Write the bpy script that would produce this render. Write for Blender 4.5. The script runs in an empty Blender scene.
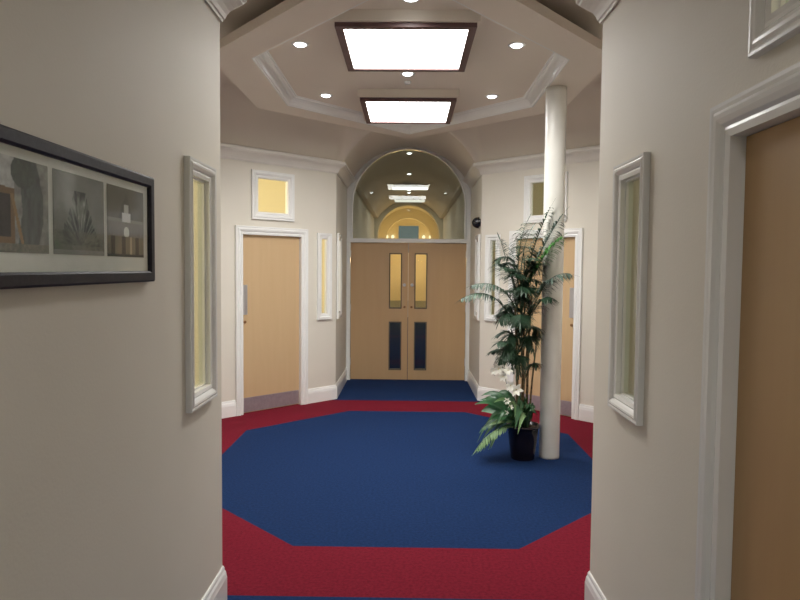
import bpy, bmesh, math, random
from mathutils import Vector, Matrix, Euler
R = math.radians
random.seed(7)
SC = bpy.context.scene
COL = SC.collection

# ------------------------------------------------------------------ camera, world, exposure
cam = bpy.data.cameras.new('camera'); camo = bpy.data.objects.new('camera', cam); COL.objects.link(camo)
cam.sensor_width = 36.0; cam.lens = 36.0 * 650 / 800; cam.clip_start = 0.05
cam_rot = Matrix.Rotation(math.atan(8/650), 3, 'Z') @ Matrix.Rotation(math.pi/2 - math.atan(32/650), 3, 'X') @ Matrix.Rotation(R(0.5), 3, 'Z')
camo.rotation_euler = cam_rot.to_euler(); camo.location = (0, 0, 1.63)
SC.camera = camo
w = bpy.data.worlds.new('world'); SC.world = w; w.use_nodes = True
w.node_tree.nodes['Background'].inputs[0].default_value = (0.5, 0.55, 0.6, 1)
w.node_tree.nodes['Background'].inputs[1].default_value = 0.02
vs = SC.view_settings
vs.view_transform = 'Standard'; vs.look = 'None'; vs.gamma = 1.0; vs.use_curve_mapping = False
vs.exposure = 0.0

PANEL = 14.0       # radiance of the ceiling light panels
SPOT = 55.0       # watts of one recessed downlight
CORR = 16.0        # watts of one corridor downlight
WARM_L = 110.0; WARM_R = 22.0; LOBBY = 34.0

def light(name, kind, loc, power, col=(1, 1, 1), size=0.1, rot=(0, 0, 0), angle=100, sx=None):
    l = bpy.data.lights.new(name, kind); l.energy = power; l.color = col
    if kind == 'SPOT':
        l.spot_size = R(angle); l.spot_blend = 1.0; l.shadow_soft_size = size
    elif kind == 'AREA':
        l.size = size
    else:
        l.shadow_soft_size = size
    o = bpy.data.objects.new(name, l); COL.objects.link(o); o.location = loc; o.rotation_euler = rot
    return o

# ------------------------------------------------------------------ materials
def principled(name, col, rough=0.5, metal=0.0, spec=0.5, coat=0.0):
    m = bpy.data.materials.new(name); m.use_nodes = True
    b = m.node_tree.nodes['Principled BSDF']
    b.inputs['Base Color'].default_value = (*col, 1); b.inputs['Roughness'].default_value = rough
    b.inputs['Metallic'].default_value = metal; b.inputs['Specular IOR Level'].default_value = spec
    b.inputs['Coat Weight'].default_value = coat
    return m
def noisy(m, c1, c2, scale, detail=4, bump=0.0, bscale=None, vec=(1, 1, 1), dist=0.0, lo=0.3, hi=0.7):
    nt = m.node_tree; b = nt.nodes['Principled BSDF']
    tc = nt.nodes.new('ShaderNodeTexCoord'); mp = nt.nodes.new('ShaderNodeMapping')
    mp.inputs['Scale'].default_value = vec
    nt.links.new(tc.outputs['Object'], mp.inputs['Vector'])
    n = nt.nodes.new('ShaderNodeTexNoise'); n.inputs['Scale'].default_value = scale; n.inputs['Detail'].default_value = detail
    n.inputs['Distortion'].default_value = dist
    nt.links.new(mp.outputs['Vector'], n.inputs['Vector'])
    cr = nt.nodes.new('ShaderNodeValToRGB'); cr.color_ramp.elements[0].color = (*c1, 1); cr.color_ramp.elements[1].color = (*c2, 1)
    cr.color_ramp.elements[0].position = lo; cr.color_ramp.elements[1].position = hi
    nt.links.new(n.outputs['Fac'], cr.inputs['Fac']); nt.links.new(cr.outputs['Color'], b.inputs['Base Color'])
    if bump:
        n2 = nt.nodes.new('ShaderNodeTexNoise'); n2.inputs['Scale'].default_value = bscale or scale * 4
        nt.links.new(mp.outputs['Vector'], n2.inputs['Vector'])
        bp = nt.nodes.new('ShaderNodeBump'); bp.inputs['Strength'].default_value = bump; bp.inputs['Distance'].default_value = 0.004
        nt.links.new(n2.outputs['Fac'], bp.inputs['Height']); nt.links.new(bp.outputs['Normal'], b.inputs['Normal'])
    return m
M = {}
M['wall'] = noisy(principled('wall_paint', (.7, .66, .6), .6, spec=.3), (.69, .65, .565), (.72, .68, .60), 1.5, 3, .12, 90)
M['ceil'] = noisy(principled('ceiling_paint', (.7, .66, .6), .7, spec=.25), (.67, .60, .52), (.70, .63, .545), 1.2, 3, .08, 70)
M['side'] = noisy(principled('side_room_paint', (.8, .7, .45), .7, spec=.2), (.80, .74, .58), (.83, .77, .62), 1.2, 3)
M['gloss'] = noisy(principled('gloss_white', (.75, .75, .72), .22), (.80, .80, .78), (.84, .84, .82), 3, 2)
M['column'] = noisy(principled('column_paint', (.75, .75, .7), .22), (.72, .71, .66), (.79, .78, .73), 6, 5, .1, 9)
def wood(name, a, b):
    return noisy(principled(name, a, .42, spec=.4), a, b, 3, 4, 0, 60, vec=(5, 5, .4), dist=.8, lo=.2, hi=.8)
M['corn'] = noisy(principled('cornice_paint', (.7, .68, .62), .5, spec=.35), (.69, .66, .61), (.73, .70, .65), 3, 2)
M['beech'] = wood('beech_veneer', (.56, .39, .215), (.59, .415, .235))
M['oak'] = wood('dark_beech_veneer', (.44, .275, .125), (.47, .30, .14))
M['blue'] = noisy(principled('blue_carpet', (.02, .05, .16), .95, spec=.1), (.007, .022, .076), (.012, .036, .118), 55, 6, .8, 350)
M['red'] = noisy(principled('red_carpet', (.25, .01, .02), .95, spec=.1), (.135, .007, .018), (.20, .012, .027), 55, 6, .8, 350)
M['metal'] = noisy(principled('brushed_steel', (.6, .6, .62), .35, 1), (.55, .55, .57), (.65, .65, .68), 40, 2, vec=(1, 1, 30))
M['kick'] = noisy(principled('kick_plate', (.42, .38, .42), .4, .6), (.40, .35, .38), (.46, .41, .44), 30, 2)
M['brass'] = noisy(principled('dull_brass', (.3, .16, .07), .4, .8), (.26, .13, .06), (.33, .18, .08), 30, 2)
M['black'] = noisy(principled('black_plastic', (.01, .01, .014), .18), (.008, .008, .011), (.016, .016, .02), 10, 2)
M['frame'] = noisy(principled('dark_frame', (.02, .018, .025), .5, spec=.25), (.016, .014, .02), (.028, .025, .033), 12, 4, vec=(1, 8, 8))
M['seal'] = noisy(principled('dark_bead', (.10, .08, .06), .5), (.09, .07, .05), (.12, .10, .08), 10, 2)
M['brown'] = noisy(principled('brown_surround', (.11, .055, .055), .5), (.095, .048, .048), (.13, .065, .062), 10, 2)
M['mount'] = noisy(principled('mount_card', (.55, .57, .52), .8, spec=.1), (.78, .78, .74), (.82, .82, .79), 20, 3)
M['pot'] = noisy(principled('black_pot', (.012, .008, .012), .22), (.009, .006, .009), (.02, .012, .016), 8, 3)
M['soil'] = noisy(principled('brown_soil', (.05, .03, .015), .95), (.03, .018, .01), (.09, .055, .03), 60, 5, .8, 120)
M['cane'] = noisy(principled('brown_cane', (.16, .11, .05), .6), (.10, .075, .035), (.24, .18, .085), 9, 4, .3, 60, vec=(1, 1, 5))
M['leaf'] = noisy(principled('palm_leaf', (.03, .09, .05), .45), (.014, .040, .020), (.036, .080, .042), 8, 3)
M['leafgrey'] = noisy(principled('grey_palm_leaf', (.09, .14, .11), .5), (.07, .115, .09), (.13, .18, .15), 8, 3)
M['leafbright'] = noisy(principled('bright_leaf', (.06, .24, .04), .45), (.05, .19, .035), (.09, .28, .06), 8, 3)
M['broad'] = noisy(principled('broad_leaf', (.03, .12, .04), .35), (.020, .078, .03), (.055, .155, .065), 12, 3)
M['pale'] = noisy(principled('pale_leaf', (.18, .32, .12), .45), (.12, .24, .085), (.24, .38, .17), 12, 3)
M['petal'] = noisy(principled('white_petal', (.8, .8, .7), .5), (.78, .78, .66), (.85, .85, .78), 20, 2)
M['stamen'] = noisy(principled('yellow_centre', (.6, .45, .06), .6), (.5, .4, .05), (.65, .5, .1), 40, 2)
M['photo'] = None
def emit(name, col, s):
    m = bpy.data.materials.new(name); m.use_nodes = True; nt = m.node_tree
    nt.nodes.remove(nt.nodes['Principled BSDF'])
    e = nt.nodes.new('ShaderNodeEmission'); e.inputs[0].default_value = (*col, 1); e.inputs[1].default_value = s
    nt.links.new(e.outputs[0], nt.nodes['Material Output'].inputs[0]); return m
M['panel'] = emit('light_panel', (1, .99, .97), PANEL)
M['panel_far'] = emit('light_panel_far', (1, .97, .9), 1.0)
M['lens'] = emit('downlight_lens', (.93, .97, 1), 14)
M['lensfar'] = emit('downlight_lens_far', (.93, .97, 1), 5)
M['warmlens'] = emit('warm_lamp', (1, .8, .5), 1.8)
def glass(name, tint=(1, 1, 1), ref=0.9, rough=0.02):
    m = bpy.data.materials.new(name); m.use_nodes = True; nt = m.node_tree
    nt.nodes.remove(nt.nodes['Principled BSDF'])
    t = nt.nodes.new('ShaderNodeBsdfTransparent'); t.inputs[0].default_value = (*tint, 1)
    g = nt.nodes.new('ShaderNodeBsdfGlossy'); g.inputs['Roughness'].default_value = rough
    lw = nt.nodes.new('ShaderNodeLayerWeight'); lw.inputs[0].default_value = .5
    pw = nt.nodes.new('ShaderNodeMath'); pw.operation = 'POWER'; pw.inputs[1].default_value = 5
    ma = nt.nodes.new('ShaderNodeMath'); ma.operation = 'MULTIPLY_ADD'; ma.inputs[1].default_value = ref; ma.inputs[2].default_value = .035
    nt.links.new(lw.outputs['Facing'], pw.inputs[0]); nt.links.new(pw.outputs[0], ma.inputs[0])
    mx = nt.nodes.new('ShaderNodeMixShader')
    nt.links.new(ma.outputs[0], mx.inputs[0]); nt.links.new(t.outputs[0], mx.inputs[1]); nt.links.new(g.outputs[0], mx.inputs[2])
    nt.links.new(mx.outputs[0], nt.nodes['Material Output'].inputs[0]); return m
M['glass'] = glass('clear_glass', (.93, .96, .93))
M['picglass'] = glass('picture_glass', (.98, .99, .98), ref=.12, rough=.05)
M['fanglass'] = glass('fanlight_glass', (.9, .93, .88))

# ------------------------------------------------------------------ mesh helpers
def link_mesh(name, verts, faces, mat, parent=None, smooth=False, mids=None, recalc=True, merge=0.0):
    me = bpy.data.meshes.new(name); me.from_pydata([tuple(v) for v in verts], [], faces)
    mats = mat if isinstance(mat, list) else [mat]
    for k in mats: me.materials.append(k)
    if mids:
        for p, i in zip(me.polygons, mids): p.material_index = i
    bm = bmesh.new(); bm.from_mesh(me)
    if merge: bmesh.ops.remove_doubles(bm, verts=bm.verts, dist=merge)
    if recalc: bmesh.ops.recalc_face_normals(bm, faces=bm.faces)
    bm.to_mesh(me); bm.free()
    if smooth:
        for p in me.polygons: p.use_smooth = True
    o = bpy.data.objects.new(name, me); COL.objects.link(o)
    if parent: o.parent = parent
    return o
def struct(o): o['kind'] = 'structure'; return o
def tag(o, label, cat, group=None):
    o['label'] = label; o['category'] = cat
    if group: o['group'] = group
    return o
def empty(name, loc=(0, 0, 0), rz=0):
    o = bpy.data.objects.new(name, None); COL.objects.link(o); o.location = loc; o.rotation_euler = (0, 0, rz); return o
def box(v, f, a, b):
    i = len(v)
    for z in (a[2], b[2]):
        for y in (a[1], b[1]):
            for x in (a[0], b[0]): v.append((x, y, z))
    for q in ((0, 1, 3, 2), (4, 6, 7, 5), (0, 4, 5, 1), (2, 3, 7, 6), (0, 2, 6, 4), (1, 5, 7, 3)): f.append([i + k for k in q])
def box_obj(name, a, b, mat, parent=None, bevel=0.0):
    v, f = [], []; box(v, f, a, b); o = link_mesh(name, v, f, mat, parent)
    if bevel:
        m = o.modifiers.new('b', 'BEVEL'); m.width = bevel; m.segments = 2
    return o
def panel_holes(name, s0, s1, z0, z1, h0, h1, holes, mat, parent=None, bottom=True):
    """slab in local frame: s along x, depth along y from h0 to h1, z up; rectangular holes"""
    S = sorted({s0, s1, *[h[0] for h in holes], *[h[1] for h in holes]}); Zs = sorted({z0, z1, *[h[2] for h in holes], *[h[3] for h in holes]})
    S = [s for s in S if s0 - 1e-6 <= s <= s1 + 1e-6]; Zs = [z for z in Zs if z0 - 1e-6 <= z <= z1 + 1e-6]
    def solid(i, j):
        if i < 0 or j < 0 or i >= len(S) - 1 or j >= len(Zs) - 1: return False
        cs, cz = (S[i] + S[i+1]) / 2, (Zs[j] + Zs[j+1]) / 2
        return not any(h[0] < cs < h[1] and h[2] < cz < h[3] for h in holes)
    v, f, idx = [], [], {}
    def V(i, j, k):
        key = (i, j, k)
        if key not in idx: idx[key] = len(v); v.append((S[i], (h0, h1)[k], Zs[j]))
        return idx[key]
    for i in range(len(S) - 1):
        for j in range(len(Zs) - 1):
            if not solid(i, j): continue
            for k in (0, 1): f.append([V(i, j, k), V(i+1, j, k), V(i+1, j+1, k), V(i, j+1, k)])
            if not solid(i-1, j): f.append([V(i, j, 0), V(i, j+1, 0), V(i, j+1, 1), V(i, j, 1)])
            if not solid(i+1, j): f.append([V(i+1, j, 0), V(i+1, j+1, 0), V(i+1, j+1, 1), V(i+1, j, 1)])
            if not solid(i, j-1): f.append([V(i, j, 0), V(i+1, j, 0), V(i+1, j, 1), V(i, j, 1)])
            if not solid(i, j+1): f.append([V(i, j+1, 0), V(i+1, j+1, 0), V(i+1, j+1, 1), V(i, j+1, 1)])
    return link_mesh(name, v, f, mat, parent)
def cyl(v, f, c, r0, r1, axis, l, n=20, caps=True):
    """cylinder/cone from c along unit axis"""
    a = Vector(axis).normalized(); u = a.orthogonal().normalized(); w_ = a.cross(u); c = Vector(c); i = len(v)
    for k, (r, t) in enumerate(((r0, 0), (r1, l))):
        for q in range(n):
            an = 2*math.pi*q/n; v.append(c + a*t + (u*math.cos(an) + w_*math.sin(an))*r)
    for q in range(n): f.append([i+q, i+(q+1) % n, i+n+(q+1) % n, i+n+q])
    if caps: f.append([i+q for q in range(n)][::-1]); f.append([i+n+q for q in range(n)])
def lathe(v, f, c, prof, n=32):
    i = len(v)
    for r, z in prof:
        for q in range(n):
            an = 2*math.pi*q/n; v.append((c[0] + r*math.cos(an), c[1] + r*math.sin(an), c[2] + z))
    for k in range(len(prof)-1):
        for q in range(n): f.append([i+k*n+q, i+k*n+(q+1) % n, i+(k+1)*n+(q+1) % n, i+(k+1)*n+q])
def sweep(name, path, prof, side, mat, closed=False, parent=None, mirror=1):
    """profile (d,z) swept along a plan path with mitres; side=+1: room to the left of the path"""
    P = [Vector(p) for p in path]; n = len(P); v, f = [], []; m = len(prof)
    for i in range(n):
        if closed: a, b = P[i]-P[i-1], P[(i+1) % n]-P[i]
        else: a = P[i]-P[i-1] if i else P[1]-P[0]; b = P[i+1]-P[i] if i < n-1 else P[i]-P[i-1]
        a, b = a.normalized(), b.normalized(); na, nb = Vector((-a.y, a.x))*side, Vector((-b.y, b.x))*side
        mt = (na+nb)/(1+na.dot(nb))
        for d, z in prof: v.append(((P[i].x+mt.x*d)*mirror, P[i].y+mt.y*d, z))
    for i in range(n if closed else n-1):
        j = (i+1) % n
        for k in range(m-1): f.append([i*m+k, j*m+k, j*m+k+1, i*m+k+1])
    if not closed:
        f.append(list(range(m))); f.append([(n-1)*m+k for k in range(m)][::-1])
    return link_mesh(name, v, f, mat, parent)

# moulded casing around an opening; local frame: x along wall, +y into the room, z up
ARCH = [(-.012, -.1), (-.012, .012), (.006, .016), (.014, .013), (.022, .020), (.034, .026), (.044, .027), (.052, .022), (.06, .024), (.068, .024), (.07, .018), (.07, 0)]
def casing(name, s0, s1, z0, z1, prof, mat, parent, door=False, k=1.0, lining=None, hk=1.0):
    prof = [(a, b*hk if b > 0 else b) for a, b in prof]
    if lining: prof = [(a, -lining) if b < -.05 else (a, b) for a, b in prof]
    pts = [(s0, z0, -1, -1), (s0, z1, -1, 1), (s1, z1, 1, 1), (s1, z0, 1, -1)]
    if door: pts[0] = (s0, z0, -1, 0); pts[3] = (s1, z0, 1, 0)
    v, f = [], []; m = len(prof)
    for s, z, a, b in pts:
        for o, h in prof: v.append((s+a*o*k, h, z+b*o*k))
    for i in range(3 if door else 4):
        j = (i+1) % 4
        for q in range(m-1): f.append([i*m+q, j*m+q, j*m+q+1, i*m+q+1])
    return link_mesh(name, v, f, mat, parent)
class Frame:
    """wall frame: origin (x,y), direction angle of +x; +y (local) must face the room"""
    def __init__(s, x, y, ang): s.x, s.y, s.a = x, y, ang
    def put(s, o): o.location = (s.x, s.y, 0); o.rotation_euler = (0, 0, s.a); return o
WIN_N = [0]; DOOR_N = [0]
def window(fr, s0, s1, z0, z1, k=1.0, depth=-.022, gl='glass', hk=1.0):
    """s,z of the clear opening"""
    WIN_N[0] += 1
    root = struct(fr.put(empty('window_%d' % WIN_N[0])))
    casing('window_frame', s0, s1, z0, z1, ARCH, M['gloss'], root, k=k, lining=.04, hk=hk)
    # inner bead round the pane
    b = .005
    panel_holes('glazing_bead', s0+.005, s1-.005, z0+.005, z1-.005, depth-.012, depth+.014, [(s0+.012+b, s1-.012-b, z0+.012+b, z1-.012-b)], M['gloss'], root)
    box_obj('pane', (s0+.018, depth-.003, z0+.018), (s1-.018, depth+.003, z1-.018), M[gl], root)
    return root
def side_door(fr, s0, s1, H, hand, wood_mat, plates=True, depth=-.03, cwk=1.15):
    """single leaf door; hand=+1: handle at s1 side"""
    DOOR_N[0] += 1
    root = struct(fr.put(empty('door_%d' % DOOR_N[0])))
    prof = [(a*cwk if a > 0 else a, b*1.1 if b > 0 else b) for a, b in ARCH]
    casing('architrave', s0, s1, 0, H, prof, M['gloss'], root, door=True)
    leaf = box_obj('door_leaf', (s0+.014, depth-.04, .006), (s1-.014, depth, H-.014), wood_mat, root)
    if plates:
        box_obj('kick_plate', (s0+.02, depth, .012), (s1-.02, depth+.003, .175), M['kick'], leaf)
        hx = s1-.055 if hand > 0 else s0+.055
        v, f = [], []; box(v, f, (hx-.033, depth, 1.10), (hx+.033, depth+.004, 1.43)); push = link_mesh('push_plate', v, f, M['metal'], leaf)
        v, f = [], []; cyl(v, f, (hx, depth, 1.02), .016, .016, (0, 1, 0), .012)
        link_mesh('lock', v, f, M['brass'], leaf)
    return root

# ------------------------------------------------------------------ plan numbers
CX = .89; Y0 = 3.08; Y1 = 8.0; SX = 2.25; YB = 9.40; YE = -1.6; TH = .05; WT = 2.93
DG = SX - CX
vR, vC = .947, 2.413
def vault(x): return vC + math.sqrt(max(vR*vR - x*x, 0)) if abs(x) < .80 else 2.92

# ------------------------------------------------------------------ floor
def floor():
    v, f, m = [], [], []
    def poly(pts, mi):
        i = len(v); v.extend([(x, y, 0) for x, y in pts]); f.append(list(range(i, i+len(pts)))); m.append(mi)
    inn = [(-.66, 3.72), (.66, 3.72), (1.6, 4.66), (1.6, 6.39), (.66, 7.33), (-.66, 7.33), (-1.6, 6.39), (-1.6, 4.66)]
    out = [(-.95, 3.14), (.95, 3.14), (SX+.3, 4.3), (SX+.3, 6.75), (1.25, 7.92), (-1.25, 7.92), (-SX-.3, 6.75), (-SX-.3, 4.3)]
    poly(inn, 0)
    for i in range(8):
        j = (i+1) % 8; poly([inn[i], inn[j], out[j], out[i]], 1)
    poly([(-CX-.06, YE-.1), (CX+.06, YE-.1), (CX+.06, 3.14), (-CX-.06, 3.14)], 0)
    poly([(-CX-.06, 7.92), (CX+.06, 7.92), (CX+.06, 22), (-CX-.06, 22)], 0)
    o = link_mesh('floor', v, f, [M['blue'], M['red']], mids=m, recalc=False); struct(o)
    o2 = box_obj('floor_slab', (-4, YE-.2, -.1), (4, 22.2, -.004), M['side']); o2.name = 'floor'; struct(o2)
floor()

# ------------------------------------------------------------------ walls (local +y faces the room)
# left corridor wall runs along +Y on x=-CX: local x -> -Y so that local +y -> +X
FLc = Frame(-CX, 0, R(-90))      # local (s,h) -> (x=-CX+h, y=-s)
FRc = Frame(CX, 0, R(90))        # local (s,h) -> (x=CX-h, y=s)
FLd = Frame(-CX, Y1, R(180+45))  # from the far left corner outwards; local +y = dir(315) -> (+,-)
FRd = Frame(CX, Y1, R(-45))      # right diagonal, local +y = (+.7,+.7): wrong way, so mirrored s below
def wallobj(name, fr, s0, s1, holes, mat=None, z0=0, z1=WT, th=TH):
    o = panel_holes(name, s0, s1, z0, z1, -th, 0, holes, mat or [M['wall']][0]); fr.put(o); return struct(o)
FRd = Frame(CX, Y1, R(135))      # local x points up-left, so s along the wall is -x; local +y = (-.7,-.7) into room
D0, D1 = .515, 1.312             # side door opening along diagonal
O0, O1 = .70, 1.12              # over-door light
N0, N1 = .135, .238              # narrow light
ZN0, ZN1 = 1.055, 1.985; ZO0, ZO1 = 2.225, 2.625; DH = 1.995
dl = DG*math.sqrt(2)
grow = lambda h: (h[0]-.052, h[1]+.052, h[2]-.052, h[3]+.052)   # rough opening behind the casing
diag_holes = [(D0, D1, -1, DH), grow((O0, O1, ZO0, ZO1)), grow((N0, N1, ZN0, ZN1))]
neg = lambda hs: [(-b, -a, c, d) for a, b, c, d in hs]
# corridor
LW = (2.635, 2.875, 1.095, 2.01)
wallobj('wall_left', FLc, -Y0, -YE, neg([grow(LW)]))
RW = (2.49, 2.735, 1.10, 2.01); RD = (1.05, 1.82, -1, 2.01); RO = (1.17, 1.64, 2.245, 2.66)
wallobj('wall_right', FRc, YE, Y0, [grow(RW), RD, grow(RO)])
# recess
JW = (8.17, 8.42, ZN0, ZN1)
wallobj('wall_left_recess', FLc, -YB, -Y1, neg([grow(JW)]))
wallobj('wall_right_recess', FRc, Y1, YB, [grow(JW)])
# back diagonals
wallobj('wall_left_back', FLd, 0, dl, diag_holes)
wallobj('wall_right_back', FRd, -dl, 0, neg(diag_holes))
# sides and front diagonals
wallobj('wall_left_side', Frame(-SX, 0, R(-90)), -(Y1-DG), -(Y0+DG), [])
wallobj('wall_right_side', Frame(SX, 0, R(90)), Y0+DG, Y1-DG, [])
wallobj('wall_left_front', Frame(-CX, Y0, R(-45)), -dl, 0, [])
wallobj('wall_right_front', Frame(CX, Y0, R(45)), 0, dl, [])
# outer shell: rooms either side, the end behind the camera
S = M['side']
struct(box_obj('wall_outer_left', (-3.7, YE-.1, 0), (-3.6, YB, 3.6), S))
struct(box_obj('wall_outer_right', (3.6, YE-.1, 0), (3.7, YB, 3.6), S))
struct(box_obj('wall_front', (-3.7, YE-.2, 0), (3.7, YE-.08, 3.6), M['wall']))
struct(box_obj('ceiling_upper', (-3.7, YE-.2, 3.6), (3.7, 22.2, 3.7), M['side'])).name = 'ceiling'
# the wall carrying the double doors: outer wings
struct(box_obj('wall_back_left', (-3.7, YB, 0), (-CX, YB+.1, 3.6), S))
struct(box_obj('wall_back_right', (CX, YB, 0), (3.7, YB+.1, 3.6), S))
# corridor beyond
GW = M['wall']
for sg, nm in ((-1, 'left'), (1, 'right')):
    a, b = sorted((sg*CX, sg*(CX+.12)))
    struct(box_obj('wall_%s_beyond' % nm, (a, YB+.1, 0), (b, 17.0, WT), GW))
    struct(box_obj('wall_%s_lobby' % nm, (a, 17.0, 0), (b, 21.6, WT), S))
struct(box_obj('wall_end', (-1.1, 21.6, 0), (1.1, 21.7, 3.6), S))

def vault_mesh(name, ya, yb, mat, seg=24):
    v, f = [], []
    xs = [-.8*math.cos(math.pi*i/seg) for i in range(seg+1)]
    for y in (ya, yb):
        v.append((-CX-.02, y, 2.92))
        for x in xs: v.append((x, y, vC+math.sqrt(vR*vR-x*x)))
        v.append((CX+.02, y, 2.92))
    n = seg+3
    for i in range(n-1): f.append([i, i+1, n+i+1, n+i])
    o = link_mesh(name, v, f, mat)
    for p in o.data.polygons[:]: p.use_smooth = True
    return struct(o)
vault_mesh('ceiling_corridor', YE-.08, Y0, M['ceil'])
vault_mesh('ceiling_recess', Y1, YB, M['ceil'])
vault_mesh('ceiling_beyond', YB+.05, 17.0, M['ceil'])
vault_mesh('ceiling_lobby', 17.0, 21.6, M['side'])
# an arch rib between the grey corridor and the warm lobby, and one inside the lobby
def arch_plate(name, y0, y1, r, zc, mat, inner=.80, parent=None, base=0.0, n=32):
    """plate filling the vaulted section except for an arched opening of half width r, centre height zc"""
    v, f = [], []
    inn = [(r*math.cos(math.pi*i/n), zc+r*math.sin(math.pi*i/n)) for i in range(n+1)]
    inn = [(r, base)] + inn + [(-r, base)]
    out = []
    for x, z in inn:
        dx, dz = x, z-2.45
        if z <= zc: out.append((math.copysign(CX+.01, x), z)); continue
        L = math.hypot(x, z-zc); ux, uz = x/L, (z-zc)/L
        t = r
        while True:
            X_, Z_ = ux*t, zc+uz*t
            lim = vC+math.sqrt(vR*vR-X_*X_) if abs(X_) < .8 else 2.92
            if abs(X_) >= CX or Z_ >= lim+.004: break
            t += .004
        out.append((X_, Z_))
    m = len(inn)
    for y in (y0, y1):
        for x, z in inn: v.append((x, y, z))
        for x, z in out: v.append((x, y, z))
    for i in range(m-1):
        f.append([i, i+1, m+i+1, m+i]); f.append([2*m+i, 3*m+i, 3*m+i+1, 2*m+i+1])
        f.append([i, 2*m+i, 2*m+i+1, i+1]); f.append([m+i, m+i+1, 3*m+i+1, 3*m+i])
    return link_mesh(name, v, f, mat, parent)
struct(arch_plate('trim_1', 16.9, 17.1, .80, 2.45, M['side']))
struct(arch_plate('trim_2', 19.0, 19.2, .66, 2.42, M['side']))

# ------------------------------------------------------------------ rotunda ceiling with coved edge and groined vault mouths
CYc = (Y0+Y1)/2
def dist_oct(x, y):
    ax, ay = abs(x), abs(y-CYc); hy = (Y1-Y0)/2
    return min(SX-ax, hy-ay, (CX+hy-ax-ay)/math.sqrt(2))
def cove(d):
    A, B = .52, .52
    return 2.91 + B*math.sin(math.pi/2*max(-.1, min(d/A, 1)))
def rotunda_ceiling():
    step = .03; nx = int(math.ceil(2*(SX+.04)/step)); ny = int(round((Y1-Y0)/step))
    dy = (Y1-Y0)/ny; dx = 2*(SX+.04)/nx; v, f = [], []
    for j in range(ny+1):
        for i in range(nx+1):
            x, y = -SX-.04+i*dx, Y0+j*dy
            z = cove(dist_oct(x, y))
            if abs(x) < .8: z = max(z, vault(x))
            v.append((x, y, z))
    for j in range(ny):
        for i in range(nx):
            q = [j*(nx+1)+i, j*(nx+1)+i+1, (j+1)*(nx+1)+i+1, (j+1)*(nx+1)+i]
            if max(dist_oct(v[k][0], v[k][1]) for k in q) > -.03: f.append(q)
    o = link_mesh('ceiling_rotunda', v, f, M['ceil'], smooth=True); struct(o)
rotunda_ceiling()

# ------------------------------------------------------------------ suspended raft with a tray and coved moulding
HR, HT = 3.165, 3.25
OUT = [(0, 3.12), (1.475, 4.80), (1.475, 6.36), (0, 7.83), (-1.475, 6.36), (-1.475, 4.80)]
INN = [(0, 3.52), (1.17, 4.86), (1.17, 6.26), (0, 7.57), (-1.17, 6.26), (-1.17, 4.86)]
def raft():
    v, f = [], []
    n = 6
    for z, k in ((HR, 1), (HR+.065, 1), (HR+.11, .86)):
        for x, y in OUT: v.append((x*k, 5.5+(y-5.5)*k, z))
    for x, y in INN: v.append((x, y, HR))
    for i in range(n):
        j = (i+1) % n
        f.append([i, j, n+j, n+i]); f.append([n+i, n+j, 2*n+j, 2*n+i]); f.append([i, 3*n+i, 3*n+j, j])
    f.append([2*n+i for i in range(n)])
    # tray ceiling
    o = link_mesh('ceiling_raft', v, f, M['ceil']); struct(o)
    inner = []
    P = [Vector(p) for p in INN]
    for i in range(n):
        a, b = (P[i]-P[i-1]).normalized(), (P[(i+1) % n]-P[i]).normalized()
        na, nb = Vector((-a.y, a.x)), Vector((-b.y, b.x)); mt = (na+nb)/(1+na.dot(nb)); inner.append(P[i]+mt*.10)
    v = [(p.x, p.y, HT) for p in inner]; v2 = [(p.x, p.y, HT+.02) for p in inner]
    f = [list(range(n)), [n+i for i in range(n)]] + [[i, (i+1) % n, n+(i+1) % n, n+i] for i in range(n)]
    struct(link_mesh('ceiling_tray', v+v2, f, M['ceil']))
    prof = [(0, HR), (.010, HR), (.012, HR+.006), (.022, HR+.010), (.03, HR+.03), (.045, HR+.05), (.065, HR+.064), (.085, HR+.07), (.088, HR+.078), (.1, HR+.08), (.104, HT+.001)]
    struct(sweep('trim_3', INN, prof, 1, M['gloss'], closed=True))
raft()

# ------------------------------------------------------------------ cornice and baseboards
CORN = [(0, 2.775), (.012, 2.770), (.015, 2.780), (.022, 2.783), (.03, 2.802), (.043, 2.822), (.06, 2.840), (.08, 2.854), (.1, 2.864), (.103, 2.872), (.115, 2.876), (.115, 2.905), (0, 2.935)]
SKIRT = [(0, .175), (.006, .175), (.010, .166), (.010, .158), (.016, .146), (.019, .128), (.021, .12), (.021, 0), (0, 0)]
s2 = math.sqrt(.5)
def dpt(s): return (-CX - s*s2, Y1 - s*s2)
cpath = [(-CX, YE), (-CX, Y0), (-SX, Y0+DG), (-SX, Y1-DG), (-CX, Y1), (-CX, YB)]
struct(sweep('trim_4', cpath, CORN, -1, M['corn']))
struct(sweep('trim_5', cpath, CORN, -1, M['corn'], mirror=-1))
cw = .081
struct(sweep('baseboard_left', [(-CX, YE), (-CX, Y0), (-SX, Y0+DG), (-SX, Y1-DG), dpt(D1+cw)], SKIRT, -1, M['gloss']))
struct(sweep('baseboard_left_back', [dpt(D0-cw), (-CX, Y1), (-CX, YB)], SKIRT, -1, M['gloss']))
struct(sweep('baseboard_right', [(-CX, RD[1]+.088), (-CX, Y0), (-SX, Y0+DG), (-SX, Y1-DG), dpt(D1+cw)], SKIRT, -1, M['gloss'], mirror=-1))
struct(sweep('baseboard_right_back', [dpt(D0-cw), (-CX, Y1), (-CX, YB)], SKIRT, -1, M['gloss'], mirror=-1))
struct(sweep('baseboard_right_front', [(-CX, YE), (-CX, RD[0]-.088)], SKIRT, -1, M['gloss'], mirror=-1))

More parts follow.
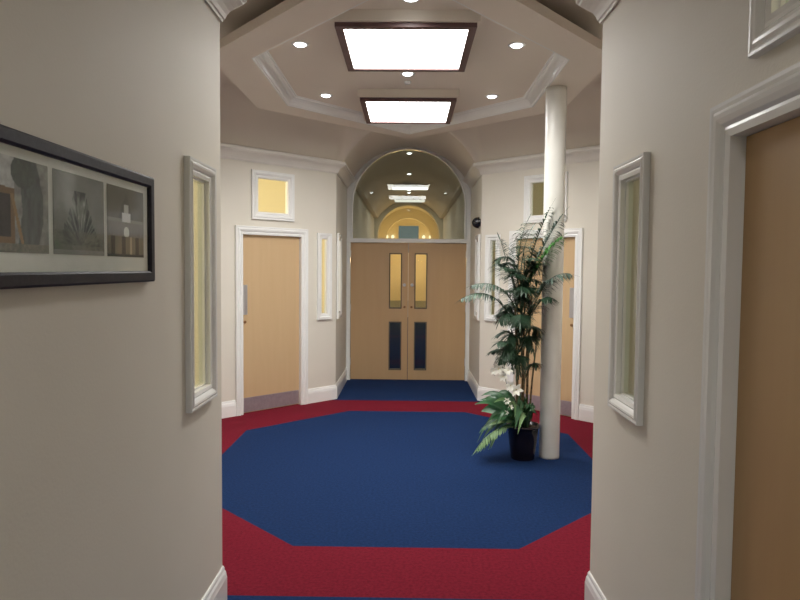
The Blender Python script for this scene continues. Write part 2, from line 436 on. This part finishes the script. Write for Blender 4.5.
# ------------------------------------------------------------------ windows and side doors
window(FLc, -LW[1], -LW[0], LW[2], LW[3], k=.8, hk=1.05)
window(FRc, *RW, k=.8, hk=1.05)
window(FRc, *RO)
window(FLd, O0, O1, ZO0, ZO1)
window(FRd, -O1, -O0, ZO0, ZO1)
window(FLd, N0, N1, ZN0, ZN1, k=.8)
window(FRd, -N1, -N0, ZN0, ZN1, k=.8)
window(FLc, -JW[1], -JW[0], ZN0, ZN1)
window(FRc, *JW)
side_door(FLd, D0, D1, DH, 1, M['beech'])
side_door(FRd, -D1, -D0, DH, -1, M['beech'])
side_door(FRc, RD[0], RD[1], RD[3], 1, M['oak'], plates=False, cwk=1.25)

# ------------------------------------------------------------------ double doors and fanlight
def double_doors():
    root = struct(empty('door_4', (0, YB, 0)))
    HD = 1.99; hw = .835
    v, f = [], []
    box(v, f, (-CX, -.03, 0), (-hw, .10, HD+.005)); box(v, f, (hw, -.03, 0), (CX, .10, HD+.005))
    box(v, f, (-CX, -.045, HD+.005), (CX, .10, HD+.06))
    o = link_mesh('door_frame', v, f, M['gloss'], root)
    for sg in (-1, 1):
        a, b = sorted((sg*.003, sg*(hw-.004)))
        p0, p1 = sorted((sg*.095, sg*.272))
        leaf = panel_holes('door_leaf', a, b, .008, HD, .0, .044, [(p0, p1, .15, .85), (p0, p1, 1.045, 1.84)], M['oak2'], root)
        for z0, z1 in ((.15, .85), (1.045, 1.84)):
            bead = panel_holes('glazing_bead', p0-.004, p1+.004, z0-.004, z1+.004, -.006, .05, [(p0+.012, p1-.012, z0+.012, z1-.012)], M['seal'], leaf)
            box_obj('vision_panel', (p0+.002, .018, z0+.002), (p1-.002, .025, z1-.002), M['glass'], leaf)
        v, f = [], []; cyl(v, f, (sg*.055, 0, 1.385), .024, .024, (0, -1, 0), .006)
        cyl(v, f, (sg*.055, -.006, 1.385), .011, .011, (0, -1, 0), .022); cyl(v, f, (sg*.055, -.028, 1.385), .019, .015, (0, -1, 0), .014)
        link_mesh('door_knob', v, f, M['metal'], leaf)
        v, f = [], []; cyl(v, f, (sg*.05, 0, 1.065), .018, .016, (0, -1, 0), .01)
        link_mesh('lock', v, f, M['brass'], leaf)
        for z in (.22, 1.0, 1.78):
            v, f = [], []; cyl(v, f, (sg*(hw-.002), -.008, z), .007, .007, (0, 0, 1), .1, 10); link_mesh('hinge', v, f, M['metal'], leaf)
    # fanlight: white arched frame filling the vault, glass inside
    WIN_N[0] += 1
    fl = struct(empty('window_%d' % WIN_N[0], (0, YB, 0)))
    a = arch_plate('window_frame', 0, .06, .805, 2.52, M['gloss'], base=2.05, parent=fl)
    v, f = [], []; n = 40; prof = [(.0, .0), (.0, -.022), (.012, -.026), (.03, -.018), (.035, 0)]
    pts = [(1, 2.05, 0)] + [(math.cos(math.pi*i/n), None, i) for i in range(n+1)] + [(-1, 2.05, 0)]
    for c, zz, i in pts:
        for o_, h in prof:
            rr = .80+o_*.9
            if zz: v.append((c*rr, h, zz))
            else: v.append((c*rr, h, 2.52+rr*math.sin(math.pi*i/n)))
    m = len(prof)
    for i in range(len(pts)-1):
        for k in range(m-1): f.append([i*m+k, (i+1)*m+k, (i+1)*m+k+1, i*m+k+1])
    link_mesh('moulding', v, f, M['gloss'], fl)
    v, f = [], []
    rim = [(.81, 2.04)] + [(.81*math.cos(math.pi*i/n), 2.52+.81*math.sin(math.pi*i/n)) for i in range(n+1)] + [(-.81, 2.04)]
    for y in (.028, .034):
        for x, z in rim: v.append((x, y, z))
    m = len(rim); f.append(list(range(m))); f.append([m+i for i in range(m)][::-1])
    for i in range(m): f.append([i, (i+1) % m, m+(i+1) % m, m+i])
    link_mesh('pane', v, f, M['fanglass'], fl)
M['oak2'] = wood('mid_beech_veneer', (.50, .325, .17), (.53, .35, .19))
double_doors()

# ------------------------------------------------------------------ lights in the ceiling
def light_panel(x, y, w_, d, z, label, mat, group, fr=.05, far=False):
    t = tag(empty('ceiling_light', (x, y, z)), label, 'ceiling light', group)
    top = .028 if not far else .012
    v, f = [], []
    a, b = w_/2, d/2
    # surround: rectangular ring
    for X0, Y0_, X1, Y1_ in ((-a, -b, a, -b+fr), (-a, b-fr, a, b), (-a, -b+fr, -a+fr, b-fr), (a-fr, -b+fr, a, b-fr)):
        box(v, f, (X0, Y0_, 0), (X1, Y1_, top))
    link_mesh('surround', v, f, M['brown'] if not far else M['gloss'], t)
    if not far: box_obj('housing', (-a-.02, -b-.02, top), (a+.02, b+.02, .10), M['ceil'], t)
    else: box_obj('housing', (-a+fr, -b+fr, .006), (a-fr, b-fr, .07), M['ceil'], t)
    box_obj('diffuser', (-a+fr, -b+fr, .012 if not far else -.004), (a-fr, b-fr, .02 if not far else .0055), mat, t)
    return t
grp = 'square light panels in the dropped ceiling'
light_panel(-.03, 4.65, .90, .94, 3.15, 'glowing square ceiling light in brown surround, the nearer and larger of the pair', M['panel'], grp)
light_panel(-.015, 6.47, .88, .95, 3.15, 'glowing square ceiling light in brown surround, the farther and smaller of the pair', M['panel'], grp)
g2 = 'light strips in the corridor vault beyond the doors'
light_panel(.03, 13.6, .80, .5, 3.28, 'nearer pale light strip in corridor vault seen through the fanlight', M['panel_far'], g2, .02, True)
light_panel(.03, 16.1, .80, .6, 3.28, 'farther pale light strip in corridor vault seen through the fanlight', M['panel_far'], g2, .02, True)

def downlight(x, y, z, label, mat, power, group, r=.05, angle=160, tagit=True):
    t = tag(empty('downlight', (x, y, z)), label, 'downlight', group)
    v, f = [], []; lathe(v, f, (0, 0, 0), [(r*.8, .0), (r*.82, -.006), (r*1.2, -.006), (r*1.28, 0), (r*.8, .001)], 24)
    link_mesh('trim_ring', v, f, M['gloss'], t, smooth=True)
    v, f = [], []; lathe(v, f, (0, 0, 0), [(r*.85, -.004), (r*.7, -.012), (r*.4, -.017), (.0005, -.019)], 20)
    link_mesh('lamp', v, f, mat, t, smooth=True)
    if power: light('downlight_beam', 'SPOT', (x, y, z-.045), power, (1, .98, .94), .03, (0, 0, 0), angle)
    return t
dg = 'recessed downlights in the ceiling tray'
downlight(-.80, 4.80, HT, 'small bright downlight left of the nearer square ceiling light', M['lens'], SPOT, dg)
downlight(.77, 4.80, HT, 'small bright downlight right of the nearer square ceiling light', M['lens'], SPOT, dg)
downlight(-.79, 6.20, HT, 'small bright downlight left of the farther square ceiling light', M['lens'], SPOT, dg)
downlight(.77, 6.20, HT, 'small bright downlight right of the farther square ceiling light', M['lens'], SPOT, dg)
downlight(-.02, 5.50, HT, 'small bright downlight between the two square ceiling lights', M['lens'], SPOT, dg)
downlight(0, 3.98, HT, 'small bright downlight at the top edge of the view before the nearer square light', M['lens'], SPOT, dg)
tag(empty('smoke_detector', (-.02, 5.745, HT)), 'tiny pale ceiling detector just behind the central downlight', 'detector')
det = COL.objects['smoke_detector']
v, f = [], []; lathe(v, f, (0, 0, 0), [(.03, 0), (.03, -.008), (.022, -.02), (.0005, -.022)], 20); link_mesh('sensor_body', v, f, M['gloss'], det, smooth=True)
cg = 'downlights along the corridor vault beyond the doors'
names = ['largest and nearest of the corridor downlights behind the fanlight glass', 'second corridor downlight from the fanlight, below a gap', 'corridor downlight seen over the nearer light strip', 'corridor downlight seen over the farther light strip', 'faint corridor downlight just under the farther light strip', 'faintest and farthest corridor downlight, before the warm lobby arch']
for (y, nm) in zip((9.85, 12.0, 14.45, 14.95, 16.5, 17.9), names):
    downlight(0, y, 3.355 if y < 17 else 3.352, nm, M['lensfar'], CORR if y < 17 else 0, cg, r=.045)
# the same fittings continue in the vault over and behind the camera
for y in (-.5,):
    light('downlight_beam', 'SPOT', (0, y, 3.3), 95, (1, .98, .94), .03, (0, 0, 0), 150)
    downlight(0, y, 3.355, 'downlight in the vault above the viewer', M['lens'], 0, None)

light('left_room_lamp', 'POINT', (-2.9, 6.8, 2.2), WARM_L, (1, .85, .60), .15)
light('left_front_room_lamp', 'POINT', (-2.6, 2.0, 2.4), WARM_L*.6, (1, .88, .62), .15)
light('right_room_lamp', 'POINT', (2.9, 7.0, 2.2), WARM_R, (1, .92, .7), .15)
light('right_front_room_lamp', 'POINT', (2.0, .5, 2.7), WARM_R*.9, (1, .90, .62), .12)
light('lobby_lamp', 'POINT', (.3, 20.0, 1.9), LOBBY, (1, .66, .30), .12)
light('lobby_lamp', 'POINT', (-.2, 18.3, 1.9), LOBBY*.5, (1, .66, .30), .12)
# lobby end: pale window and wall lamps
v = struct(empty('window_%d' % (WIN_N[0]+1), (0, 21.6, 0)))
box_obj('window_frame', (-.37, -.04, 2.1), (.37, 0, 3.06), M['side'], v)
box_obj('pane', (-.33, -.05, 2.14), (.33, -.04, 3.02), emit('dusk_sky_pane', (.80, 1, 1), .17), v)
struct(box_obj('trim_6', (-CX, 21.5, 0), (CX, 21.6, .55), noisy(principled('grey_dado', (.4, .42, .4), .6), (.36, .38, .36), (.42, .44, .42), 4, 2)))
for i, (x, lab) in enumerate(((-.72, 'leftmost small warm wall lamp in the far lobby'), (-.52, 'second small warm wall lamp from the left in the far lobby'), (.5, 'third small warm wall lamp from the left in the far lobby'), (.72, 'rightmost small warm wall lamp in the far lobby'))):
    t = tag(empty('wall_lamp', (x, 21.6, 2.62)), lab, 'wall lamp', 'wall lamps in the far lobby')
    box_obj('bracket', (-.015, -.06, -.04), (.015, 0, 0), M['brass'], t)
    v, f = [], []; lathe(v, f, (0, -.07, 0), [(.02, -.01), (.045, .0), (.05, .05), (.03, .09), (.001, .1)], 16); link_mesh('lamp_shade', v, f, M['warmlens'], t, smooth=True)

# ------------------------------------------------------------------ column
t = tag(empty('column', (1.24, 5.60, 0)), 'tall round white glossy column behind the palm, reaching the dropped ceiling', 'column')
v, f = [], []; lathe(v, f, (0, 0, 0), [(.0005, 0), (.086, 0), (.0865, .02), (.088, 1.6), (.088, 3.12), (.0885, HR-.003), (.0005, HR-.003)], 48)
o = link_mesh('shaft', v, f, M['column'], t)
for p in o.data.polygons: p.use_smooth = abs(p.normal.z) < .5

# ------------------------------------------------------------------ alarm dome
t = tag(empty('security_camera', (CX, 8.12, 2.20)), 'small black dome fixed to the corner of the right recess wall', 'camera')
v, f = [], []; cyl(v, f, (0, 0, 0), .05, .05, (-1, 0, 0), .02, 24); link_mesh('mount', v, f, M['black'], t)
v, f = [], []
for k in range(7):
    pass
prof = [(.062*math.cos(a), .085*math.sin(a)) for a in [math.pi/2*i/7 for i in range(8)]]
n = 24; i0 = 0
for r_, h_ in prof:
    for q in range(n):
        an = 2*math.pi*q/n; v.append((-.02-h_, max(r_, .0005)*math.cos(an), max(r_, .0005)*math.sin(an)*1.15))
for k in range(7):
    for q in range(n): f.append([k*n+q, k*n+(q+1) % n, (k+1)*n+(q+1) % n, (k+1)*n+q])
link_mesh('dome', v, f, M['black'], t, smooth=True)

# ------------------------------------------------------------------ framed photographs on the left wall
def photo_mat():
    m = principled('print', (.3, .3, .3), .6, spec=.2); nt = m.node_tree
    a = nt.nodes.new('ShaderNodeVertexColor'); a.layer_name = 'print'
    nt.links.new(a.outputs['Color'], nt.nodes['Principled BSDF'].inputs['Base Color']); return m
M['photo'] = photo_mat()
def hsh(x, y):
    n = math.sin(x*127.1+y*311.7)*43758.5453; return n-math.floor(n)
def vn(x, y):
    i, j = math.floor(x), math.floor(y); a, b = x-i, y-j; a = a*a*(3-2*a); b = b*b*(3-2*b)
    return (hsh(i, j)*(1-a)+hsh(i+1, j)*a)*(1-b)+(hsh(i, j+1)*(1-a)+hsh(i+1, j+1)*a)*b
def fb(x, y): return .5*vn(x, y)+.3*vn(x*2.1, y*2.1)+.2*vn(x*4.3, y*4.3)
def mix(a, b, t): t = max(0, min(1, t)); return tuple(p*(1-t)+q*t for p, q in zip(a, b))
def pic_seat(u, v):     # tree trunk behind a wooden seat back
    c = mix((.27, .27, .25), (.12, .12, .12), fb(u*9, v*9)*1.4-.3)
    if v > .66 and u < .5: c = mix((.42, .42, .42), (.2, .2, .2), fb(u*12+3, v*12))
    tr = .66+.10*math.sin(v*3.2)
    if abs(u-tr) < .13+.05*fb(v*8, 2): c = mix((.05, .055, .06), (.13, .14, .14), fb(u*20, v*6))
    if (u-.62)**2+(v-.86)**2 < .03: c = mix((.05, .06, .06), (.11, .12, .11), fb(u*25, v*25))
    if v < .7-.06*u and u < .50:
        c = (.17, .115, .07)
        if .16 < v < .62-.04*u and u < .44: c = mix((.035, .03, .03), (.06, .05, .05), fb(u*14, v*14))
    if abs(u-(.60-.28*(v-.1))) < .022 and v < .62: c = (.24, .17, .10)
    if v < .10: c = mix((.10, .10, .09), (.2, .19, .16), fb(u*30, v*30))
    return c
def pic_tree(u, v):
    c = mix((.12, .12, .11), (.19, .19, .18), fb(u*5, v*5))
    wd = .42*(1-v)+.02
    if v > .12 and abs(u-.5) < wd*(.75+.5*fb(u*9, v*9)) and v < .8:
        ang = math.atan2(v-.1, u-.5); c = mix((.025, .03, .03), (.22, .23, .21), (fb(ang*14, math.hypot(u-.5, v)*5)-.35)*2.2)
    if v < .3: c = mix(c, mix((.05, .05, .045), (.20, .19, .17), fb(u*16, v*16)), .6)
    if v < .06: c = (.2, .2, .19)
    return c
def pic_house(u, v):
    c = mix((.11, .10, .09), (.15, .14, .13), fb(u*5, v*5))
    if v < .55: c = (.22, .215, .2) if v > .5 else mix((.15, .145, .14), (.21, .2, .19), fb(u*20, v*4))
    if v > .55 and v < .93-abs(u-.5)*1.7: c = (.10, .09, .085)
    if abs(u-.5) < .12 and .5 < v < .64: c = (.5, .5, .48)
    if abs(u-.5) < .06 and .64 < v < .76: c = (.36, .36, .35)
    if (u-.5)**2+(v-.36)**2 < .006: c = (.45, .45, .43)
    if v < .3:
        c = mix((.11, .10, .085), (.18, .16, .13), fb(u*6, v*3)*1.6-.3)
        for k in (.15, .42, .8):
            if abs(u-k) < .05: c = (.06, .055, .05)
        if abs(u-.62) < .025: c = (.33, .29, .22)
    if v < .04: c = (.06, .06, .06)
    return c
def pic_wall(u, v): return mix((.12, .12, .11), (.3, .3, .28), fb(u*6, v*6))
def picture():
    y1, z0, z1 = 2.215, 1.577, 1.928; y0 = .92
    t = tag(empty('picture_frame', (-CX, (y0+y1)/2, z0)), 'long black frame holding a row of grey photographs on the left wall', 'picture')
    o_ = Vector((-CX, (y0+y1)/2, z0))
    fw, dp = .036, .026
    v, f = [], []; L = (y1-y0)/2; Hh = z1-z0
    prof = [(0, 0), (0, dp*.8), (.006, dp), (fw-.006, dp), (fw, dp*.75), (fw, .004)]
    cs = [(-L, 0, 1, 1), (L, 0, -1, 1), (L, Hh, -1, -1), (-L, Hh, 1, -1)]; m = len(prof)
    for yy, zz, a, b in cs:
        for o, h in prof: v.append((h, yy+a*o, zz+b*o))
    for i in range(4):
        for k in range(m-1): f.append([i*m+k, ((i+1) % 4)*m+k, ((i+1) % 4)*m+k+1, i*m+k+1])
    link_mesh('frame', v, f, M['frame'], t)
    box_obj('mount', (.001, -L+fw*.8, fw*.8), (.013, L-fw*.8, Hh-fw*.8), M['mount'], t)
    box_obj('glass', (.018, -L+fw-.002, fw-.002), (.019, L-fw+.002, Hh-fw+.002), M['picglass'], t)
    for (a, b, fn, lab) in ((1.885, 2.145, pic_house, 'grey photograph of a gabled building, the rightmost print'), (1.597, 1.866, pic_tree, 'grey photograph of a spiky bush, second print from the right'), (1.309, 1.577, pic_seat, 'grey photograph of a tree trunk and wooden board'), (1.02, 1.29, pic_wall, None)):
        n = 90; vv, ff, cc = [], [], []
        for j in range(n+1):
            for i in range(n+1):
                vv.append((.0142, a+(b-a)*i/n-o_.y, 1.657+(1.868-1.657)*j/n-z0)); cc.append(tuple(min(.9, 1.7*(q*1.4)**1.4) for q in fn(i/n, j/n)))
        for j in range(n):
            for i in range(n): ff.append([j*(n+1)+i, j*(n+1)+i+1, (j+1)*(n+1)+i+1, (j+1)*(n+1)+i])
        p = link_mesh('photograph', vv, ff, M['photo'], t, recalc=False)
        at = p.data.color_attributes.new('print', 'FLOAT_COLOR', 'POINT')
        for k, c in enumerate(cc): at.data[k].color = (*c, 1)
        if lab: p['label'] = lab
picture()

# ------------------------------------------------------------------ potted palm with undergrowth and white flowers
def bez(a, b, c, t): return a*(1-t)**2 + b*2*t*(1-t) + c*t*t
def tube(v, f, pts, r0, r1, n=6):
    base = len(v); m = len(pts)
    for i, p in enumerate(pts):
        d = (pts[min(i+1, m-1)]-pts[max(i-1, 0)]).normalized(); u = d.orthogonal().normalized() if i == 0 else (u - d*u.dot(d)).normalized(); w_ = d.cross(u)
        r = r0+(r1-r0)*i/(m-1)
        for q in range(n): an = 2*math.pi*q/n; v.append(p+(u*math.cos(an)+w_*math.sin(an))*r)
    for i in range(m-1):
        for q in range(n): f.append([base+i*n+q, base+i*n+(q+1) % n, base+(i+1)*n+(q+1) % n, base+(i+1)*n+q])
    f.append([base+q for q in range(n)][::-1]); f.append([base+(m-1)*n+q for q in range(n)])
def blade(v, f, p, d, L, wd, droop, up, seg=5, fold=.25):
    """tapering folded leaf from p along d"""
    d = d.normalized(); side = d.cross(up)
    side = side.normalized() if side.length > 1e-3 else d.orthogonal().normalized()
    base = len(v); q = Vector(p); dirn = d.copy()
    for i in range(seg+1):
        t = i/seg; wl = wd*(math.sin(math.pi*min(1, .12+t*.88))**.8)*(1-.15*t)+.0006
        nrm = side.cross(dirn)
        v.append(q+side*wl-nrm*wl*fold); v.append(q.copy()); v.append(q-side*wl-nrm*wl*fold)
        dirn = (dirn+Vector((0, 0, -droop/seg))).normalized(); q = q+dirn*(L/seg)
    for i in range(seg):
        a = base+i*3; f.append([a, a+1, a+4, a+3]); f.append([a+1, a+2, a+5, a+4])
def frond(parent, a, b, c, L, mat, n=22, droop=.9, wd=.0065, start=.25, label=None):
    a, b, c = Vector(a), Vector(b), Vector(c); v, f = [], []
    pts = [bez(a, b, c, i/14) for i in range(15)]; tube(v, f, pts, .006, .0015)
    for i in range(n):
        t = start+(1-start)*(i+.5)/n; p = bez(a, b, c, t); d = (bez(a, b, c, min(1, t+.02))-bez(a, b, c, t-.02)).normalized()
        sd = d.cross(Vector((0, 0, 1)))
        sd = sd.normalized() if sd.length > .05 else Vector((random.uniform(-1, 1), random.uniform(-1, 1), 0)).normalized()
        # fronds near vertical face the viewer
        sd = (sd+Vector((.5 if sd.x > 0 else -.5, 0, 0))).normalized()
        ll = L*(math.sin(math.pi*(.18+.75*(t-start)/(1-start))))**.7
        for s_ in (-1, 1):
            dd = (sd*s_*(1.0) + d*(.75+.3*random.random()) + Vector((random.uniform(-.12, .12), random.uniform(-.12, .12), random.uniform(-.1, .15)))).normalized()
            blade(v, f, p, dd, ll*random.uniform(.85, 1.1), wd, droop*random.uniform(.7, 1.2), Vector((0, 0, 1)))
    blade(v, f, c, (c-b), L*.6, wd, .3, Vector((0, 0, 1)))
    o = link_mesh('frond', v, f, mat, parent, smooth=True, recalc=False)
    if label: o['label'] = label
    return o
def plant():
    B = Vector((1.0, 5.55, 0))
    t = tag(empty('potted_palm', B), 'tall artificial palm with leafy undergrowth and white flowers in a black pot by the column', 'potted plant')
    v, f = [], []
    lathe(v, f, (0, 0, 0), [(.0005, 0), (.095, 0), (.10, .006), (.118, .15), (.13, .27), (.138, .272), (.14, .298), (.128, .30), (.124, .27), (.0005, .262)], 40)
    pot = link_mesh('pot', v, f, M['pot'], t, smooth=True)
    v, f = [], []; lathe(v, f, (0, 0, 0), [(.124, .272), (.08, .28), (.03, .286), (.0005, .286)], 24); link_mesh('soil', v, f, M['soil'], t, smooth=True)
    def P(px, py, y=0.0):            # coordinates beside the pot read off as x metres, height
        return Vector(((px-408)*.00862-B.x, y, 1.63+(268-py)*.00862))
    # canes
    for i, (x0, x1, y1, zt) in enumerate(((-.01, .00, .0, 1.62), (.03, .06, .03, 1.45), (-.045, -.09, -.03, 1.3), (.045, .11, -.03, 1.12), (.01, -.03, .05, 1.35), (-.02, .03, -.05, 1.2))):
        v, f = [], []; a = Vector((x0, y1*.5, .27)); c = Vector((x1, y1, zt)); b = (a+c)/2+Vector((random.uniform(-.02, .02), 0, 0))
        tube(v, f, [bez(a, b, c, k/10) for k in range(11)], .0125 if i < 3 else .009, .006, 8); link_mesh('cane', v, f, M['cane'], t, smooth=True)
    L = .15
    F = [  # start, mid, tip in photo-plane numbers + depth, leaflet length, material
        ((520, 300, 0), (526, 250, -.05), (545, 208, -.08), .13, 'leaf'),
        ((521, 290, 0), (540, 240, -.08), (556, 215, -.12), .12, 'leafgrey'),
        ((522, 290, 0), (540, 248, -.13), (553, 237, -.18), .10, 'leafbright'),
        ((518, 295, 0), (512, 250, -.03), (524, 222, 0), .13, 'leaf'),
        ((517, 300, 0), (503, 255, -.03), (497, 240, -.08), .11, 'leafgrey'),
        ((516, 310, 0), (500, 275, -.08), (470, 284, -.12), .11, 'leaf'),
        ((513, 325, 0), (492, 278, -.12), (459, 297, -.18), .10, 'leaf'),
        ((525, 315, 0), (540, 268, -.15), (562, 272, -.20), .12, 'leafgrey'),
        ((523, 330, 0), (536, 290, -.12), (545, 295, -.16), .13, 'leaf'),
        ((519, 290, 0), (520, 250, .10), (533, 228, .22), .14, 'leaf'),
        ((519, 300, 0), (508, 260, .12), (500, 262, .30), .13, 'leaf'),
        ((521, 310, 0), (528, 270, .05), (540, 262, .05), .12, 'leaf'),
        ((517, 330, 0), (505, 300, -.06), (497, 318, -.10), .12, 'leaf'),
        ((518, 345, 0), (508, 318, -.10), (502, 345, -.15), .12, 'leaf'),
        ((518, 360, 0), (506, 328, -.10), (495, 362, -.14), .12, 'leaf'),
        ((520, 350, 0), (526, 318, -.12), (529, 345, -.18), .12, 'leaf'),
        ((520, 370, 0), (516, 335, -.14), (513, 366, -.20), .12, 'leaf'),
        ((522, 340, 0), (533, 312, -.02), (537, 335, .0), .11, 'leaf'),
        ((520, 330, 0), (517, 300, -.15), (514, 318, -.28), .13, 'leaf'),
        ((519, 325, 0), (512, 292, .12), (506, 315, .25), .13, 'leaf'),
        ((521, 312, 0), (520, 278, -.12), (519, 288, -.24), .13, 'leaf'),
        ((520, 320, 0), (523, 288, .12), (528, 300, .26), .13, 'leaf'),
        ((524, 380, 0), (531, 352, -.08), (535, 362, -.10), .08, 'leaf'),
        ((519, 300, 0), (514, 270, -.10), (508, 272, -.20), .12, 'leaf'),
    ]
    rf = random.Random(11)
    for i in range(34):              # the dense heart of the palm and its lower skirts
        zb = .86+.86*i/33; low = i < 11
        bx_, by_ = rf.uniform(-.07, .05), rf.uniform(-.04, .04)
        an = R(rf.uniform(115, 320)) if i % 3 else R(rf.uniform(-60, 100))
        rad = rf.uniform(.12, .21) if low else rf.uniform(.12, .22)
        dx, dy_ = math.cos(an)*rad, math.sin(an)*rad
        if dx > .07 and dy_ > -.05: dx = .07
        a_ = Vector((bx_, by_, zb-.18)); c_ = Vector((bx_+dx-.02, by_+dy_, zb+(rf.uniform(-.10, .04) if low else rf.uniform(.0, .16))))
        if low: a_.x -= .03; c_.x -= .05
        m_ = Vector((bx_+dx*.55, by_+dy_*.55, zb+(.09 if low else .12)))
        frond(t, a_, m_, c_, .14, M['leaf'], n=22, droop=.9, wd=.0068, start=.25)
    for a, b, c, l, m in F:
        frond(t, P(*a), P(*b), P(*c), l*1.25, M[m], n=28, droop=1.35, label={'leafbright': 'fresh bright green frond', 'leafgrey': 'greyish thin frond'}.get(m), wd=.0065 if m not in ('leafbright',) else .011)
    # undergrowth: broad arching leaves
    def leaf(a, mid, c, wd, mat):
        v, f = [], []; a, mid, c = Vector(a), Vector(mid), Vector(c); n = 10; side0 = (c-a).cross(Vector((0, 0, 1)))
        side0 = side0.normalized() if side0.length > .02 else Vector((1, 0, 0))
        side0 = (side0+Vector((0, 0, 1.1*(1 if side0.y > 0 else -1)))).normalized()
        for i in range(n+1):
            tt = i/n; p = bez(a, mid, c, tt); wl = wd*math.sin(math.pi*(.05+.95*tt))**.8*(1.0 if tt < .6 else 1-.2*(tt-.6))+.0008
            v += [p+side0*wl+Vector((0, -wl*.25, wl*.2)), p+Vector((0, 0, 0)), p-side0*wl+Vector((0, -wl*.25, wl*.2))]
        for i in range(n):
            k = i*3; f += [[k, k+1, k+4, k+3], [k+1, k+2, k+5, k+4]]
        return link_mesh('leaf', v, f, mat, t, smooth=True, recalc=False)
    rnd = random.Random(5)
    for i in range(78):
        an = rnd.uniform(100, 330) if i % 4 else rnd.uniform(0, 360)
        ln = rnd.uniform(.20, .40); rise = rnd.uniform(.12, .38); en = rnd.uniform(-.16, .26)
        d = Vector((math.cos(R(an)), math.sin(R(an))*.75, 0))
        if d.x > .1: ln *= .42
        if en < .0 and abs(d.x) < .75: en = abs(en)+.03
        st = Vector((rnd.uniform(-.07, .03), rnd.uniform(-.08, .02), .28))
        leaf(st, st+d*ln*.5+Vector((0, 0, rise)), st+d*ln+Vector((-.03, 0, en)), rnd.uniform(.022, .038), M['broad' if i % 7 else 'pale'])
    # leaves spilling to the lower left, paler
    for i in range(9):
        dx = -.26-.02*i*.9+rnd.uniform(-.02, .02); dz = .20-.018*i
        o = leaf((-.07, -.06, .29), (-.22, -.14+.02*i, .36-.01*i), (dx-.03, -.2+.03*i, dz-.06), .017, M['pale' if i % 3 else 'broad'])
    frond(t, (-.06, -.08, .28), (-.24, -.15, .36), (-.42, -.18, .12), .09, M['pale'], n=14, label='pale green drooping spray', wd=.008)
    frond(t, (-.06, -.05, .28), (-.2, -.05, .45), (-.36, -.1, .28), .09, M['broad'], n=14, wd=.01)
    # flowers
    def flower(parent, c, d, s):
        c, d = Vector(c), Vector(d).normalized(); u = d.orthogonal().normalized(); w_ = d.cross(u); v, f = [], []
        for k in range(6):
            an = k*math.pi/3+.2; pd = (u*math.cos(an)+w_*math.sin(an))*.9+d*(.5 if k % 2 else .3)
            blade(v, f, c, pd, s, s*.26, .25, d, seg=4, fold=.15)
        fl = link_mesh('flower', v, f, M['petal'], parent, smooth=True, recalc=False)
        v, f = [], []; cyl(v, f, c, s*.07, s*.03, d, s*.45, 8); link_mesh('stamen', v, f, M['stamen'], fl)
    for (stem_top, fls) in (((-0.205, -0.150, 0.810), [((-0.245, -0.180, 0.800), 1), ((-0.165, -0.190, 0.790), .9), ((-0.205, -0.190, 0.740), .9), ((-0.280, -0.160, 0.780), .7)]),
                            ((-0.125, -0.170, 0.690), [((-0.145, -0.210, 0.670), .95), ((-0.100, -0.220, 0.635), 1.15)]),
                            ((-0.165, -0.190, 0.560), [((-0.175, -0.220, 0.540), .6), ((-0.145, -0.220, 0.490), .5), ((-0.180, -0.220, 0.445), .45)])):
        v, f = [], []; a = Vector((-.03, -.05, .27)); c = Vector(stem_top)
        tube(v, f, [bez(a, Vector((c.x*.7, c.y*.8, c.z*.7)), c, k/8) for k in range(9)], .004, .002)
        for p, s in fls: tube(v, f, [c+(Vector(p)-c)*k/3 for k in range(4)], .002, .0015)
        st = link_mesh('flower_stalk', v, f, M['broad'], t, smooth=True)
        for p, s in fls: flower(st, p, (rnd.uniform(-.4, .3), -1, rnd.uniform(-.1, .5)), .056*s)
plant()
